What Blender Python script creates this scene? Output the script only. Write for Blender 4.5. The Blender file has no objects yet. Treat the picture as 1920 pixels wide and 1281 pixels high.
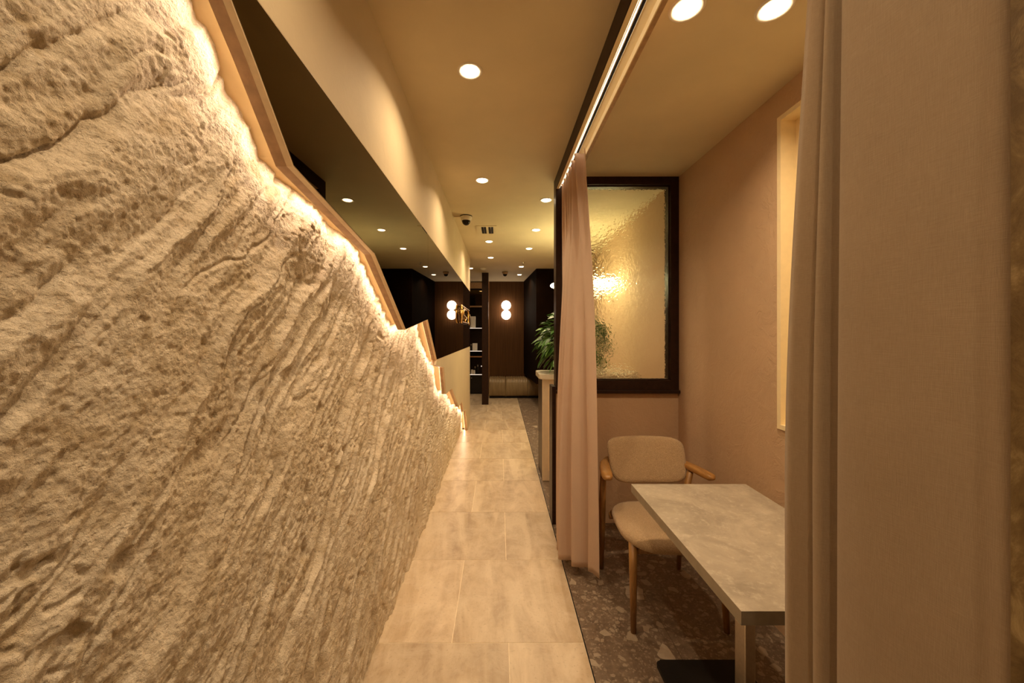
import bpy, bmesh, math, random
import numpy as np
from mathutils import Vector, Matrix
random.seed(7)
S = bpy.context.scene
COL = S.collection
PI = math.pi

# ------------------------------------------------------------------ camera, world, exposure
F = 690.0
EYE = 1.40
CEIL = 2.53
cam_d = bpy.data.cameras.new('camera')
cam = bpy.data.objects.new('camera', cam_d); COL.objects.link(cam)
cam.location = (0, 0, EYE); cam.rotation_euler = (PI/2, 0, 0)
cam_d.sensor_width = 36; cam_d.lens = F/1920*36
cam_d.shift_x = 24/1920; cam_d.shift_y = -18.5/1920
cam_d.clip_start = 0.02
S.camera = cam
wd = bpy.data.worlds.new('world'); S.world = wd; wd.use_nodes = True
wd.node_tree.nodes['Background'].inputs[0].default_value = (1, .7, .42, 1)
wd.node_tree.nodes['Background'].inputs[1].default_value = 0.02
S.view_settings.view_transform = 'Standard'
S.view_settings.look = 'None'
S.view_settings.gamma = 1
S.view_settings.use_curve_mapping = False
S.view_settings.exposure = 0.12
WARM = (1.0, .738, .455)
WARM2 = (1.0, .67, .40)
LEDC = (1.0, .745, .53)
SPOT_W = 5.5
LED_E = 3.0
LED_W = 1.15      # watts per metre of hidden tape
try:
    S.cycles.max_bounces = 14; S.cycles.diffuse_bounces = 12; S.cycles.caustics_reflective = False
except Exception: pass

# ------------------------------------------------------------------ helpers
def tag(o, label=None, cat=None, group=None, kind=None):
    if label: o['label'] = label
    if cat: o['category'] = cat
    if group: o['group'] = group
    if kind: o['kind'] = kind
    return o
def thing(name, label, cat, loc=(0, 0, 0), group=None, kind=None):
    o = bpy.data.objects.new(name, None); COL.objects.link(o); o.location = loc
    o.empty_display_size = .05
    return tag(o, label, cat, group, kind)
def finish(name, bm, mat, parent=None, smooth=False, label=None):
    """link bm (world coordinates) as ONE mesh object, origin at its parent's"""
    bmesh.ops.recalc_face_normals(bm, faces=bm.faces)
    me = bpy.data.meshes.new(name)
    bm.to_mesh(me); bm.free()
    for m in (mat if isinstance(mat, (list, tuple)) else [mat]): me.materials.append(m)
    if smooth:
        me.polygons.foreach_set('use_smooth', [True]*len(me.polygons))
    o = bpy.data.objects.new(name, me); COL.objects.link(o)
    if parent is not None:
        P = Vector((0, 0, 0)); q = parent
        while q: P += q.location; q = q.parent
        me.transform(Matrix.Translation(-P)); o.parent = parent
    if label: o['label'] = label
    return o
def box(bm, x0, x1, y0, y1, z0, z1, bev=0, seg=2, mi=0):
    r = bmesh.ops.create_cube(bm, size=1)
    vs = r['verts']
    for v in vs:
        v.co = Vector((x0+(v.co.x+.5)*(x1-x0), y0+(v.co.y+.5)*(y1-y0), z0+(v.co.z+.5)*(z1-z0)))
    fs = {f for v in vs for f in v.link_faces}
    for f in fs: f.material_index = mi
    if bev > 0:
        es = list({e for v in vs for e in v.link_edges})
        bmesh.ops.bevel(bm, geom=es, offset=bev, segments=seg, profile=.5, affect='EDGES')
def BX(*a, **k):
    bm = bmesh.new(); box(bm, *a, **k); return bm
def prism(bm, poly, x0, x1, axis='X', mi=0):
    """extrude a polygon; axis X: poly=(y,z); Z: poly=(x,y); Y: poly=(x,z)"""
    def P(a, b, t):
        return {'X': (t, a, b), 'Y': (a, t, b), 'Z': (a, b, t)}[axis]
    A = [bm.verts.new(P(a, b, x0)) for a, b in poly]
    B = [bm.verts.new(P(a, b, x1)) for a, b in poly]
    fs = [bm.faces.new(A), bm.faces.new(B[::-1])]
    n = len(poly)
    for i in range(n):
        fs.append(bm.faces.new((A[i], A[(i+1) % n], B[(i+1) % n], B[i])))
    for f in fs: f.material_index = mi
    return fs
def offset(poly, d, closed=True):
    """move each edge of a polyline by d to its left"""
    n = len(poly); out = []
    for i in range(n):
        p = Vector(poly[i])
        a = Vector(poly[i-1]) if (closed or i > 0) else None
        b = Vector(poly[(i+1) % n]) if (closed or i < n-1) else None
        def nrm(u, v):
            e = (v-u).normalized(); return Vector((-e.y, e.x))
        if a is None: m = nrm(p, b); k = 1
        elif b is None: m = nrm(a, p); k = 1
        else:
            n1, n2 = nrm(a, p), nrm(p, b); m = n1+n2
            if m.length < 1e-6: m = n1.copy()
            m.normalize(); k = 1/max(.45, m.dot(n1))
        out.append(tuple(p+m*d*k))
    return out
def lathe(bm, prof, cx, cy, cz=0, n=32, mi=0, cap=True):
    rings = []
    for r, z in prof:
        rings.append([bm.verts.new((cx+r*math.cos(2*PI*i/n), cy+r*math.sin(2*PI*i/n), cz+z)) for i in range(n)])
    for a, b in zip(rings, rings[1:]):
        for i in range(n):
            f = bm.faces.new((a[i], a[(i+1) % n], b[(i+1) % n], b[i])); f.material_index = mi
    if cap:
        for r in (rings[0], rings[-1]):
            f = bm.faces.new(r); f.material_index = mi
def loft(bm, rings, cap=True):
    R = [[bm.verts.new(p) for p in r] for r in rings]; n = len(R[0])
    for a, b in zip(R, R[1:]):
        for i in range(n): bm.faces.new((a[i], a[(i+1) % n], b[(i+1) % n], b[i]))
    if cap: bm.faces.new(R[0]); bm.faces.new(R[-1])
def tube(bm, pts, rad, n=12, closed=False, flat=1.0):
    pts = [Vector(p) for p in pts]; m = len(pts)
    if not isinstance(rad, (list, tuple)): rad = [rad]*m
    rings = []
    up = Vector((0, 0, 1))
    for i, p in enumerate(pts):
        if closed: t = pts[(i+1) % m]-pts[i-1]
        else: t = pts[min(i+1, m-1)]-pts[max(i-1, 0)]
        t.normalize()
        u = t.cross(up)
        if u.length < .05: u = t.cross(Vector((0, 1, 0)))
        u.normalize(); w = u.cross(t).normalized()
        rings.append([p+u*math.cos(2*PI*k/n)*rad[i]+w*math.sin(2*PI*k/n)*rad[i]*flat for k in range(n)])
    if closed: loft(bm, rings+[rings[0]], cap=False); bmesh.ops.remove_doubles(bm, verts=bm.verts, dist=1e-6)
    else: loft(bm, rings)
def sphere(bm, c, r, n=32, sc=(1, 1, 1)):
    g = bmesh.ops.create_uvsphere(bm, u_segments=n, v_segments=n//2, radius=r)
    for v in g['verts']: v.co = Vector((v.co.x*sc[0], v.co.y*sc[1], v.co.z*sc[2]))+Vector(c)
def strip(bm, pts, w, x0, x1, mi=0):
    """ribbon along polyline pts=(y,z), width w, between x0 and x1 (one closed prism per segment)"""
    for a, b in zip(pts, pts[1:]):
        e = (Vector(b)-Vector(a)).normalized(); nn = Vector((-e.y, e.x))*w
        prism(bm, [a, b, tuple(Vector(b)+nn), tuple(Vector(a)+nn)], x0, x1, 'X', mi)

# ------------------------------------------------------------------ materials
class NB:
    def __init__(s, name):
        s.m = bpy.data.materials.new(name); s.m.use_nodes = True
        s.t = s.m.node_tree; s.p = s.t.nodes['Principled BSDF']; s.out = s.t.nodes['Material Output']
    def n(s, ty, props=None, **ins):
        nd = s.t.nodes.new(ty)
        for k, v in (props or {}).items(): setattr(nd, k, v)
        for k, v in ins.items():
            k2 = int(k[1:]) if k[0] == '_' and k[1:].isdigit() else k.replace('_', ' ')
            if isinstance(v, bpy.types.NodeSocket): s.t.links.new(v, nd.inputs[k2])
            else: nd.inputs[k2].default_value = v
        return nd
    def set(s, **kw):
        for k, v in kw.items():
            k2 = k.replace('_', ' ')
            if isinstance(v, bpy.types.NodeSocket): s.t.links.new(v, s.p.inputs[k2])
            else: s.p.inputs[k2].default_value = v
        return s
    def coord(s, scale=(1, 1, 1), rot=(0, 0, 0)):
        tc = s.n('ShaderNodeTexCoord')
        return s.n('ShaderNodeMapping', None, Vector=tc.outputs['Object'], Scale=scale, Rotation=rot).outputs[0]
    def noise(s, vec, scale, detail=4, rough=.55, dist=0):
        return s.n('ShaderNodeTexNoise', None, Vector=vec, Scale=scale, Detail=detail, Roughness=rough, Distortion=dist).outputs[0]
    def ramp(s, fac, stops):
        r = s.n('ShaderNodeValToRGB', None, Fac=fac); cr = r.color_ramp
        while len(cr.elements) < len(stops): cr.elements.new(.5)
        for e, (p, c) in zip(cr.elements, stops):
            e.position = p; e.color = (*c, 1) if len(c) == 3 else c
        return r.outputs[0]
    def mix(s, fac, a, b, mode='MIX'):
        nd = s.t.nodes.new('ShaderNodeMix'); nd.data_type = 'RGBA'; nd.blend_type = mode
        for sock, v in ((nd.inputs[0], fac), (nd.inputs[6], a), (nd.inputs[7], b)):
            if isinstance(v, bpy.types.NodeSocket): s.t.links.new(v, sock)
            else: sock.default_value = v if isinstance(v, (int, float)) else ((*v, 1) if len(v) == 3 else v)
        return nd.outputs[2]
    def math(s, op, a, b=0.0):
        return s.n('ShaderNodeMath', {'operation': op}, _0=a, _1=b).outputs[0]
    def bump(s, h, strength=.3, dist=.01, normal=None):
        nd = s.n('ShaderNodeBump', None, Height=h, Strength=strength, Distance=dist)
        if normal is not None: s.t.links.new(normal, nd.inputs['Normal'])
        return nd.outputs[0]
def simple(name, col, rough=.5, metal=0, var=.12, vs=30, bump=0.0, bs=200, coat=0):
    b = NB(name); v = b.coord()
    if max(col) < .05: b.set(Specular_IOR_Level=.15 if max(col) > .01 else .03)
    n1 = b.noise(v, vs, 3)
    c1 = tuple(c*(1-var) for c in col); c2 = tuple(min(1, c*(1+var)) for c in col)
    b.set(Base_Color=b.ramp(n1, [(.3, c1), (.7, c2)]), Roughness=rough, Metallic=metal)
    if coat: b.set(Coat_Weight=coat)
    if bump: b.set(Normal=b.bump(b.noise(v, bs, 4), bump, .004))
    return b.m
def plaster(name, col, trowel=.25):
    b = NB(name); v = b.coord()
    big = b.noise(v, 2.2, 5, .6); fine = b.noise(v, 160, 3)
    tr = b.noise(v, 11, 6, .72, 1.2)
    c = b.mix(b.ramp(big, [(.3, (0, 0, 0)), (.7, (1, 1, 1))]), tuple(x*.93 for x in col), tuple(min(1, x*1.05) for x in col))
    b.set(Base_Color=c, Roughness=.75)
    nb = b.bump(b.ramp(tr, [(.44, (0, 0, 0)), (.5, (.7, .7, .7)), (.62, (1, 1, 1))]), trowel, .006)
    b.set(Normal=b.bump(fine, .12, .002, nb))
    return b.m
def emit(name, col, strength):
    b = NB(name); b.set(Base_Color=(0, 0, 0, 1), Emission_Color=(*col, 1), Emission_Strength=strength); return b.m

M = {}
M['wall'] = plaster('beige_wall_plaster', (.61, .50, .33), .10)
M['booth'] = plaster('brown_booth_plaster', (.55, .38, .24), .34)
M['ceiling'] = plaster('ceiling_paint', (.72, .615, .42), .04)
M['cream'] = simple('cream_paint', (.88, .74, .46), .55, var=.03)
M['reveal'] = simple('cream_reveal_board', (.72, .55, .31), .6, var=.04)
M['plain'] = simple('plain_shell', (.45, .36, .26), .8, var=.05)
M['trimedge'] = simple('champagne_trim', (.80, .64, .42), .45, 0, var=.05, vs=60)
M['lipwood'] = simple('brown_lip', (.42, .26, .14), .5, var=.15, vs=40)
M['frame'] = simple('dark_brown_frame', (.030, .014, .009), .38, var=.2)
M['darkpanel'] = simple('near_black_panel', (.008, .0035, .0015), .8, var=.2, vs=8)
M['black'] = simple('black_powder_coat', (.012, .010, .009), .45, var=.1, bump=.1)
M['chip'] = simple('dark_plastic', (.02, .016, .014), .15, var=.1)
M['white'] = simple('white_plastic', (.80, .74, .64), .45, var=.03)
M['card'] = simple('white_card', (.80, .76, .70), .6, var=.04)
M['brass'] = simple('polished_brass', (.95, .62, .24), .14, 1, var=.05)
M['copper'] = simple('copper_trim', (.75, .40, .20), .35, .8, var=.05)
M['steel'] = simple('brushed_steel', (.62, .55, .45), .3, .9, var=.06, vs=80)
M['alu'] = simple('track_aluminium', (.60, .47, .30), .35, .5, var=.04)
M['stonetop'] = simple('pale_stone_counter', (.66, .60, .48), .3, var=.08, vs=14)
M['counter'] = simple('counter_cream_panel', (.68, .56, .40), .5, var=.03)
M['glow'] = emit('downlight_glow', (1.0, .74, .46), 16)
M['led'] = emit('led_tape', (1.0, .68, .36), LED_E)
M['led2'] = emit('bulkhead_led', (1.0, .82, .62), 5)
M['led3'] = emit('shelf_led', (1.0, .80, .62), .9)
M['globe'] = emit('opal_globe', (1.0, .78, .56), 8)
M['ring'] = emit('ring_lamp_tube', (1.0, .87, .42), 42)

def m_wood(name, c1, c2, rough=.45, sc=(14, 14, 1.2), bump=.1):
    b = NB(name); v = b.coord(sc)
    g = b.noise(v, 6, 8, .65, .6)
    b.set(Base_Color=b.ramp(g, [(.3, c1), (.7, c2)]), Roughness=rough, Normal=b.bump(g, bump, .002)); return b.m
M['oak'] = m_wood('chair_oak', (.17, .078, .018), (.34, .17, .048), .42, (12, 12, 1.6))
M['oakarm'] = m_wood('chair_oak_arm', (.24, .11, .024), (.42, .21, .06), .4, (14, 2, 14))
def m_darkwood():
    b = NB('dark_wood_panelling'); v = b.coord((1, 1, 1))
    tc = b.n('ShaderNodeSeparateXYZ', None, Vector=v)
    g = b.noise(b.coord((90, 90, 1.5)), 1, 6, .6)
    s_ = b.math('ADD', tc.outputs[0], tc.outputs[1])
    fr = b.math('FRACT', b.math('MULTIPLY', s_, 1/.021))
    gr = b.ramp(fr, [(0, (0, 0, 0)), (.12, (1, 1, 1)), (.88, (1, 1, 1)), (1, (0, 0, 0))])
    b.set(Base_Color=b.ramp(g, [(.3, (.055, .023, .007)), (.75, (.125, .056, .020))]), Roughness=.55, Specular_IOR_Level=.15,
          Normal=b.bump(gr, .35, .002)); return b.m
M['darkwood'] = m_darkwood()

def m_rock():
    b = NB('chiselled_rock'); v = b.coord()
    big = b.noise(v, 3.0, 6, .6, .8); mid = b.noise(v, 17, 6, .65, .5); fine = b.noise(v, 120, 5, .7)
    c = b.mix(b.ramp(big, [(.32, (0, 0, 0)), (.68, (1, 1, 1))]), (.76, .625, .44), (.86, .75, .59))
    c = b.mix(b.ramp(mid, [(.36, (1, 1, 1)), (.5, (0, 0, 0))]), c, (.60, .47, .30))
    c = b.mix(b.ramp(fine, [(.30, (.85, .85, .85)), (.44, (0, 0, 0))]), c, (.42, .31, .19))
    grain = b.noise(v, 330, 4, .75)
    pit = b.n('ShaderNodeTexVoronoi', None, Vector=v, Scale=150.0, Randomness=1.0).outputs[0]
    pr = b.ramp(pit, [(.08, (0, 0, 0)), (.42, (1, 1, 1))])
    nb = b.bump(grain, .95, .004)
    nb = b.bump(pr, .45, .003, nb)
    nb = b.bump(fine, .6, .006, nb)
    b.set(Base_Color=c, Roughness=.9, Normal=nb); return b.m
M['rock'] = m_rock()

def m_tile():
    b = NB('sandstone_floor_tile')
    geo = b.n('ShaderNodeNewGeometry'); rnd = geo.outputs['Random Per Island']
    tc = b.n('ShaderNodeTexCoord').outputs['Object']
    off = b.n('ShaderNodeCombineXYZ', None, X=b.math('MULTIPLY', rnd, 37.0), Y=b.math('MULTIPLY', rnd, 91.0), Z=0.0).outputs[0]
    vv = b.n('ShaderNodeVectorMath', {'operation': 'ADD'}, _0=tc, _1=off).outputs[0]
    vr = b.n('ShaderNodeMapping', None, Vector=vv, Scale=(4.2, 1.0, 1), Rotation=(0, 0, .22)).outputs[0]
    st = b.noise(vr, 1.7, 5, .6, .9); cl = b.noise(vv, 9, 7, .7, .5); sp = b.noise(vv, 70, 4, .6)
    c = b.ramp(st, [(.30, (.37, .265, .165)), (.48, (.49, .37, .24)), (.62, (.61, .485, .335))])
    c = b.mix(b.ramp(cl, [(.42, (0, 0, 0)), (.66, (.55, .55, .55))]), c, (.67, .56, .42))
    c = b.mix(b.ramp(sp, [(.32, (.45, .45, .45)), (.42, (0, 0, 0))]), c, (.36, .26, .17))
    tn = b.math('ADD', b.math('MULTIPLY', rnd, .16), .90)
    c = b.mix(1.0, c, b.n('ShaderNodeCombineXYZ', None, X=tn, Y=tn, Z=tn).outputs[0], 'MULTIPLY')
    b.set(Base_Color=c, Roughness=b.ramp(cl, [(.3, (.30,)*3), (.7, (.44,)*3)]), Normal=b.bump(cl, .05, .002)); return b.m
M['tile'] = m_tile()
M['grout'] = simple('pale_grout', (.82, .70, .52), .8)

def m_terrazzo():
    b = NB('brown_terrazzo'); v = b.coord()
    wv = b.n('ShaderNodeVectorMath', {'operation': 'ADD'}, _0=v, _1=b.n('ShaderNodeVectorMath', {'operation': 'SCALE'}, _0=b.n('ShaderNodeTexNoise', None, Vector=v, Scale=18.0, Detail=3.0).outputs[1], Scale=.02).outputs[0]).outputs[0]
    base = b.ramp(b.noise(v, 28, 7, .75), [(.3, (.10, .068, .045)), (.55, (.17, .12, .083)), (.75, (.25, .185, .13))])
    c = base
    for sc, th, col in ((110, .74, (.26, .20, .145)), (48, .86, (.31, .245, .18)), (24, .93, (.36, .29, .215)), (11, .965, (.42, .34, .26))):
        vo = b.n('ShaderNodeTexVoronoi', None, Vector=wv, Scale=float(sc)); ed = b.n('ShaderNodeTexVoronoi', {'feature': 'DISTANCE_TO_EDGE'}, Vector=wv, Scale=float(sc)).outputs[0]
        rv = b.n('ShaderNodeSeparateColor', None, Color=vo.outputs[1]).outputs[0]
        msk = b.math('MULTIPLY', b.math('GREATER_THAN', rv, th), b.math('GREATER_THAN', ed, .09))
        shade = b.mix(b.noise(v, 60, 3), tuple(x*.75 for x in col), tuple(x*1.15 for x in col))
        c = b.mix(msk, c, shade)
    # square tile joints
    sx = b.n('ShaderNodeSeparateXYZ', None, Vector=v)
    def joint(s_, o):
        f = b.math('FRACT', b.math('MULTIPLY', b.math('ADD', s_, o), 1/.6))
        return b.math('LESS_THAN', f, .004)
    j = b.math('MAXIMUM', joint(sx.outputs[0], 20-.381+.0), joint(sx.outputs[1], 12-1.955+.6*0))
    c = b.mix(j, c, (.07, .045, .03))
    b.set(Base_Color=c, Roughness=.38); return b.m
M['terrazzo'] = m_terrazzo()

def m_glass():
    b = NB('hammered_glass'); v = b.coord((1, 1, 1))
    h = b.noise(v, 36, 2, .5, .3); h2 = b.n('ShaderNodeTexVoronoi', {'feature': 'SMOOTH_F1'}, Vector=v, Scale=55.0, Smoothness=.9).outputs[0]
    nb = b.bump(h, .5, .01); nb = b.bump(h2, .25, .006, nb)
    b.set(Base_Color=(.93, .93, .86, 1), Roughness=.03, IOR=1.45, Transmission_Weight=1.0, Normal=nb); return b.m
M['glass'] = m_glass()
def m_mirror():
    b = NB('smoked_mirror'); b.set(Base_Color=b.mix(b.noise(b.coord(), 3), (.105, .078, .036), (.115, .085, .040)), Metallic=1.0, Roughness=.012, Specular_IOR_Level=.5); return b.m
M['mirror'] = m_mirror()
def m_fabric(name, c1, c2, sc=(1, 1, 1), scale=1100, bump=.25, slub=True):
    b = NB(name); v = b.coord(sc)
    w1 = b.noise(b.coord((sc[0]*1, sc[1]*.35, sc[2]*9)), scale*.16, 3, .6)
    w2 = b.noise(b.coord((sc[0]*8, sc[1]*8, sc[2]*.35)), scale*.16, 3, .6)
    w = b.math('MULTIPLY', b.math('ADD', w1, w2), .5)
    blot = b.noise(v, 6, 5, .7)
    ww = b.math('ADD', b.math('MULTIPLY', w, .75), b.math('MULTIPLY', blot, .25))
    b.set(Base_Color=b.ramp(ww, [(.36, c1), (.64, c2)]), Roughness=.85, Sheen_Weight=.15, Normal=b.bump(w, bump, .002))
    tr = b.n('ShaderNodeBsdfTranslucent', None, Color=(*[min(1, x*1.25) for x in c2], 1)); ms = b.n('ShaderNodeMixShader', None, _0=.30)
    b.t.links.new(b.p.outputs[0], ms.inputs[1]); b.t.links.new(tr.outputs[0], ms.inputs[2]); b.t.links.new(ms.outputs[0], b.out.inputs[0]); return b.m
M['curtain'] = m_fabric('linen_curtain', (.33, .245, .155), (.45, .345, .23), bump=.35)
M['curtain2'] = m_fabric('pinkish_linen_curtain', (.64, .49, .385), (.74, .59, .47), bump=.16)
def m_boucle():
    b = NB('boucle_upholstery'); v = b.coord()
    vo = b.n('ShaderNodeTexVoronoi', None, Vector=v, Scale=330.0).outputs[0]
    n = b.noise(v, 240, 4, .7); big = b.noise(v, 14, 4)
    c = b.mix(b.ramp(n, [(.35, (0, 0, 0)), (.65, (1, 1, 1))]), (.29, .19, .095), (.53, .375, .22))
    c = b.mix(b.ramp(big, [(.35, (.25,)*3), (.65, (0, 0, 0))]), c, (.38, .27, .17))
    b.set(Base_Color=c, Roughness=.9, Sheen_Weight=.2, Normal=b.bump(vo, .7, .003)); return b.m
M['boucle'] = m_boucle()
def m_tabletop():
    b = NB('concrete_look_laminate'); v = b.coord()
    a = b.noise(v, 5, 7, .68, .6); f = b.noise(v, 45, 6, .7)
    c = b.ramp(a, [(.30, (.225, .188, .145)), (.5, (.33, .28, .22)), (.70, (.44, .375, .295))])
    c = b.mix(b.ramp(f, [(.52, (0, 0, 0)), (.72, (.6, .6, .6))]), c, (.54, .47, .38))
    b.set(Base_Color=c, Roughness=b.ramp(f, [(.3, (.34,)*3), (.7, (.46,)*3)])); return b.m
M['top'] = m_tabletop()
M['topedge'] = simple('grey_edge_band', (.24, .20, .145), .45)
def m_gold():
    b = NB('gold_flecked_wallcovering'); v = b.coord((1, 1, .7))
    n = b.noise(v, 38, 6, .72, .6); n2 = b.noise(v, 9, 3)
    k = b.math('ADD', b.math('MULTIPLY', n, .7), b.math('MULTIPLY', n2, .3))
    b.set(Base_Color=b.ramp(k, [(.42, (.10, .058, .018)), (.54, (.17, .11, .042)), (.68, (.34, .25, .12))]), Roughness=.45, Metallic=.15, Normal=b.bump(n, .3, .003)); return b.m
M['gold'] = m_gold()
def m_leather():
    b = NB('olive_brown_leather'); v = b.coord()
    n = b.noise(v, 160, 4); big = b.noise(b.coord((14, 14, 2)), 1.5, 4)
    b.set(Base_Color=b.ramp(big, [(.3, (.20, .135, .065)), (.7, (.30, .21, .11))]), Roughness=.42, Normal=b.bump(n, .2, .002)); return b.m
M['leather'] = m_leather()
def m_leaf():
    b = NB('green_leaf'); geo = b.n('ShaderNodeNewGeometry'); r = geo.outputs['Random Per Island']
    b.set(Base_Color=b.ramp(r, [(0, (.035, .10, .018)), (.6, (.075, .20, .035)), (1, (.16, .33, .07))]), Roughness=.4); return b.m
M['leaf'] = m_leaf()
M['stemgreen'] = simple('plant_stem', (.12, .18, .05), .6)
M['pot'] = simple('dark_clay_pot', (.10, .07, .05), .6)

# ------------------------------------------------------------------ shell
# profile of the jagged board edge in (y, z), read from the rock side
J = [(.05, 2.53), (.555, 2.018), (.617, 1.9565), (.678, 1.896), (.804, 1.761), (1.33, 1.678), (1.770, 1.409), (2.317, 1.474), (2.654, 1.196), (2.61, 1.165),
     (3.0, 1.107), (3.12, .871), (3.516, .860), (4.118, .558), (4.468, .561), (4.705, .377), (4.93, .364), (5.2, .066), (5.25, 0)]
J[4:6] = [(.804, 1.761), (1.33, 1.679)]
XW = -.45
def floor_tiles():
    bm = bmesh.new()
    box(bm, -1.62, .381, -1.5, 8.6, -.06, -.0012, mi=1)
    k = -6
    while True:
        y0 = 1.6555+.6*k; y1 = y0+.6
        if y0 > 8.6: break
        if y1 > -1.5:
            xs = [-.2135-.6*3+.6*i for i in range(5)] if k % 2 == 0 else [.0425-.6*3+.6*i for i in range(5)]
            for a in xs:
                x0, x1 = max(a, -1.62), min(a+.6, .381)
                if x1-x0 > .02:
                    g = .0017
                    A = (max(y0, -1.5)+g); B = min(y1, 8.6)-g
                    vs = [bm.verts.new(p) for p in ((x0+g, A, 0), (x1-g, A, 0), (x1-g, B, 0), (x0+g, B, 0))]
                    lo = [bm.verts.new((v.co.x, v.co.y, -.003)) for v in vs]
                    bm.faces.new(vs)
                    for i in range(4): bm.faces.new((vs[i], vs[(i+1) % 4], lo[(i+1) % 4], lo[i]))
        k += 1
    return bm
tag(finish('floor', floor_tiles(), [M['tile'], M['grout']]), 'beige stone look floor tiles of the corridor', kind='structure')
tag(finish('floor_terrazzo', BX(.386, 1.7, -1.5, 8.6, -.06, 0), M['terrazzo']), 'brown terrazzo floor beside the beige tiles', kind='structure')
tag(finish('trim_1', BX(.381, .386, -1.5, 8.6, -.06, .0008), M['black']), 'thin dark joint strip between tile and terrazzo', kind='structure')
tag(finish('ceiling', BX(-1.7, 1.75, -1.6, 8.9, CEIL, CEIL+.08), M['ceiling']), 'flat beige painted ceiling', kind='structure')
tag(finish('wall_back_bounce', BX(-1.7, 1.7, -1.6, -1.5, 0, CEIL), M['plain']), kind='structure')  # corridor really runs on here; unseen wall added to keep bounced light in

def rock_mesh():
    rs = np.random.RandomState(11)
    def perlin(x, y, seed):
        tb = np.random.RandomState(seed); ang = tb.rand(256)*2*PI; perm = tb.permutation(256)
        gx, gy = np.cos(ang), np.sin(ang)
        xi = np.floor(x).astype(np.int64); yi = np.floor(y).astype(np.int64); xf = x-xi; yf = y-yi
        def g(ix, iy, fx, fy):
            h = perm[(perm[ix & 255]+iy) & 255]; return gx[h]*fx+gy[h]*fy
        u = xf*xf*xf*(xf*(xf*6-15)+10); v = yf*yf*yf*(yf*(yf*6-15)+10)
        a = g(xi, yi, xf, yf)*(1-u)+g(xi+1, yi, xf-1, yf)*u
        b = g(xi, yi+1, xf, yf-1)*(1-u)+g(xi+1, yi+1, xf-1, yf-1)*u
        return (a*(1-v)+b*v)*1.5
    ys = [-.12]
    while ys[-1] < 5.56:
        y = ys[-1]; ys.append(y+(.012 if y < .3 else .0020*max(1, (y/.7))**1.45))
    ys = np.array(ys); zs = np.concatenate([np.arange(0, 2.03, .0027), np.arange(2.03, 2.535, .012)])
    Y, Z = np.meshgrid(ys, zs, indexing='ij')
    # warped coordinates: streaks run up and away from the viewer
    wY = Y+.07*perlin(Y*1.3, Z*1.3, 1)+.030*perlin(Y*5, Z*5, 2)+.008*perlin(Y*17, Z*17, 21)
    wZ = Z+.07*perlin(Y*1.3+9, Z*1.3, 3)+.030*perlin(Y*5+9, Z*5, 4)+.008*perlin(Y*17, Z*17+8, 22)
    th = np.radians(51)
    s = wY*np.cos(th)+wZ*np.sin(th); t = -wY*np.sin(th)+wZ*np.cos(th)
    def saw(k, seed, amp_noise, sharp=.16):
        q = t*k+amp_noise*perlin(s*1.1, t*k*.4, seed)+.22*perlin(s*4, t*k*.9, seed+50)
        f = q-np.floor(q)
        return np.where(f < 1-sharp, f/(1-sharp), (1-f)/sharp)
    m1 = np.clip(.55+1.6*perlin(s*1.5, t*3, 5), 0, 1); m2 = np.clip(.45+1.7*perlin(s*2.4+4, t*5, 6), 0, 1); m3 = np.clip(.3+2*perlin(s*4+4, t*8, 7), 0, 1)
    h = .016*perlin(Y*1.5, Z*1.5, 8)+.010*perlin(s*1.8, t*4.5, 9)
    nr = .7+.3*np.clip((Y-.45)/.35, 0, 1); m1 = m1*nr; m2 = m2*nr
    h += .0150*m1*(saw(5.5, 10, .9, .2)-.5)+.0125*m2*(saw(11, 11, .9, .17)-.5)+.0050*m3*(saw(24, 12, 1.0, .16)-.5)
    crack = 1-np.abs(perlin(s*2.2+7, t*8, 31))*2
    h -= .006*np.clip((crack-.84)/.16, 0, 1)**2*np.clip(.5+2*perlin(s*1.2, t*2, 32), 0, 1)
    rid = 1-np.abs(perlin(s*2.2, t*14, 13))*2
    h -= .0100*np.clip(rid-.62, 0, 1)*2.2*m2
    h += .0024*perlin(s*7, t*26, 14)+.0014*perlin(Y*36, Z*36, 15)+.0012*perlin(Y*75, Z*75, 16)+.0014*perlin(Y*140, Z*140, 17)
    pit = perlin(Y*20+3, Z*20, 18); pm = np.clip(.2+2*perlin(Y*2.4, Z*2.4+5, 19), 0, 1)
    h -= .030*np.clip(pit-.36, 0, 1)*pm
    pit2 = perlin(Y*52+3, Z*52, 20); h -= .014*np.clip(pit2-.34, 0, 1)*(.3+.7*pm)
    X = -.533+h*1.1
    X = np.where(X > -.516, -.516+np.tanh((X+.516)/.014)*.014, X)
    nY, nZ = Y.shape
    co = np.stack([X, Y, Z], -1).reshape(-1, 3).astype(np.float32)
    idx = np.arange(nY*nZ).reshape(nY, nZ)
    q = np.stack([idx[:-1, :-1], idx[:-1, 1:], idx[1:, 1:], idx[1:, :-1]], -1).reshape(-1, 4)
    # leave out what lies fully hidden behind the board
    cy = Y[:-1, :-1].reshape(-1); cz = Z[:-1, :-1].reshape(-1)
    jy = np.array([p[0] for p in J if p != (2.61, 1.165)]); jz = np.array([p[1] for p in J if p != (2.61, 1.165)])
    zl = np.interp(cy, jy, jz, left=9)
    q = q[(cz < zl+.22)]
    me = bpy.data.meshes.new('rock_wall')
    me.vertices.add(len(co)); me.vertices.foreach_set('co', co.ravel())
    me.loops.add(q.size); me.loops.foreach_set('vertex_index', q.ravel().astype(np.int32))
    me.polygons.add(len(q)); me.polygons.foreach_set('loop_start', np.arange(0, q.size, 4, dtype=np.int32)); me.polygons.foreach_set('loop_total', np.full(len(q), 4, np.int32))
    me.polygons.foreach_set('use_smooth', np.ones(len(q), bool))
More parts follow.
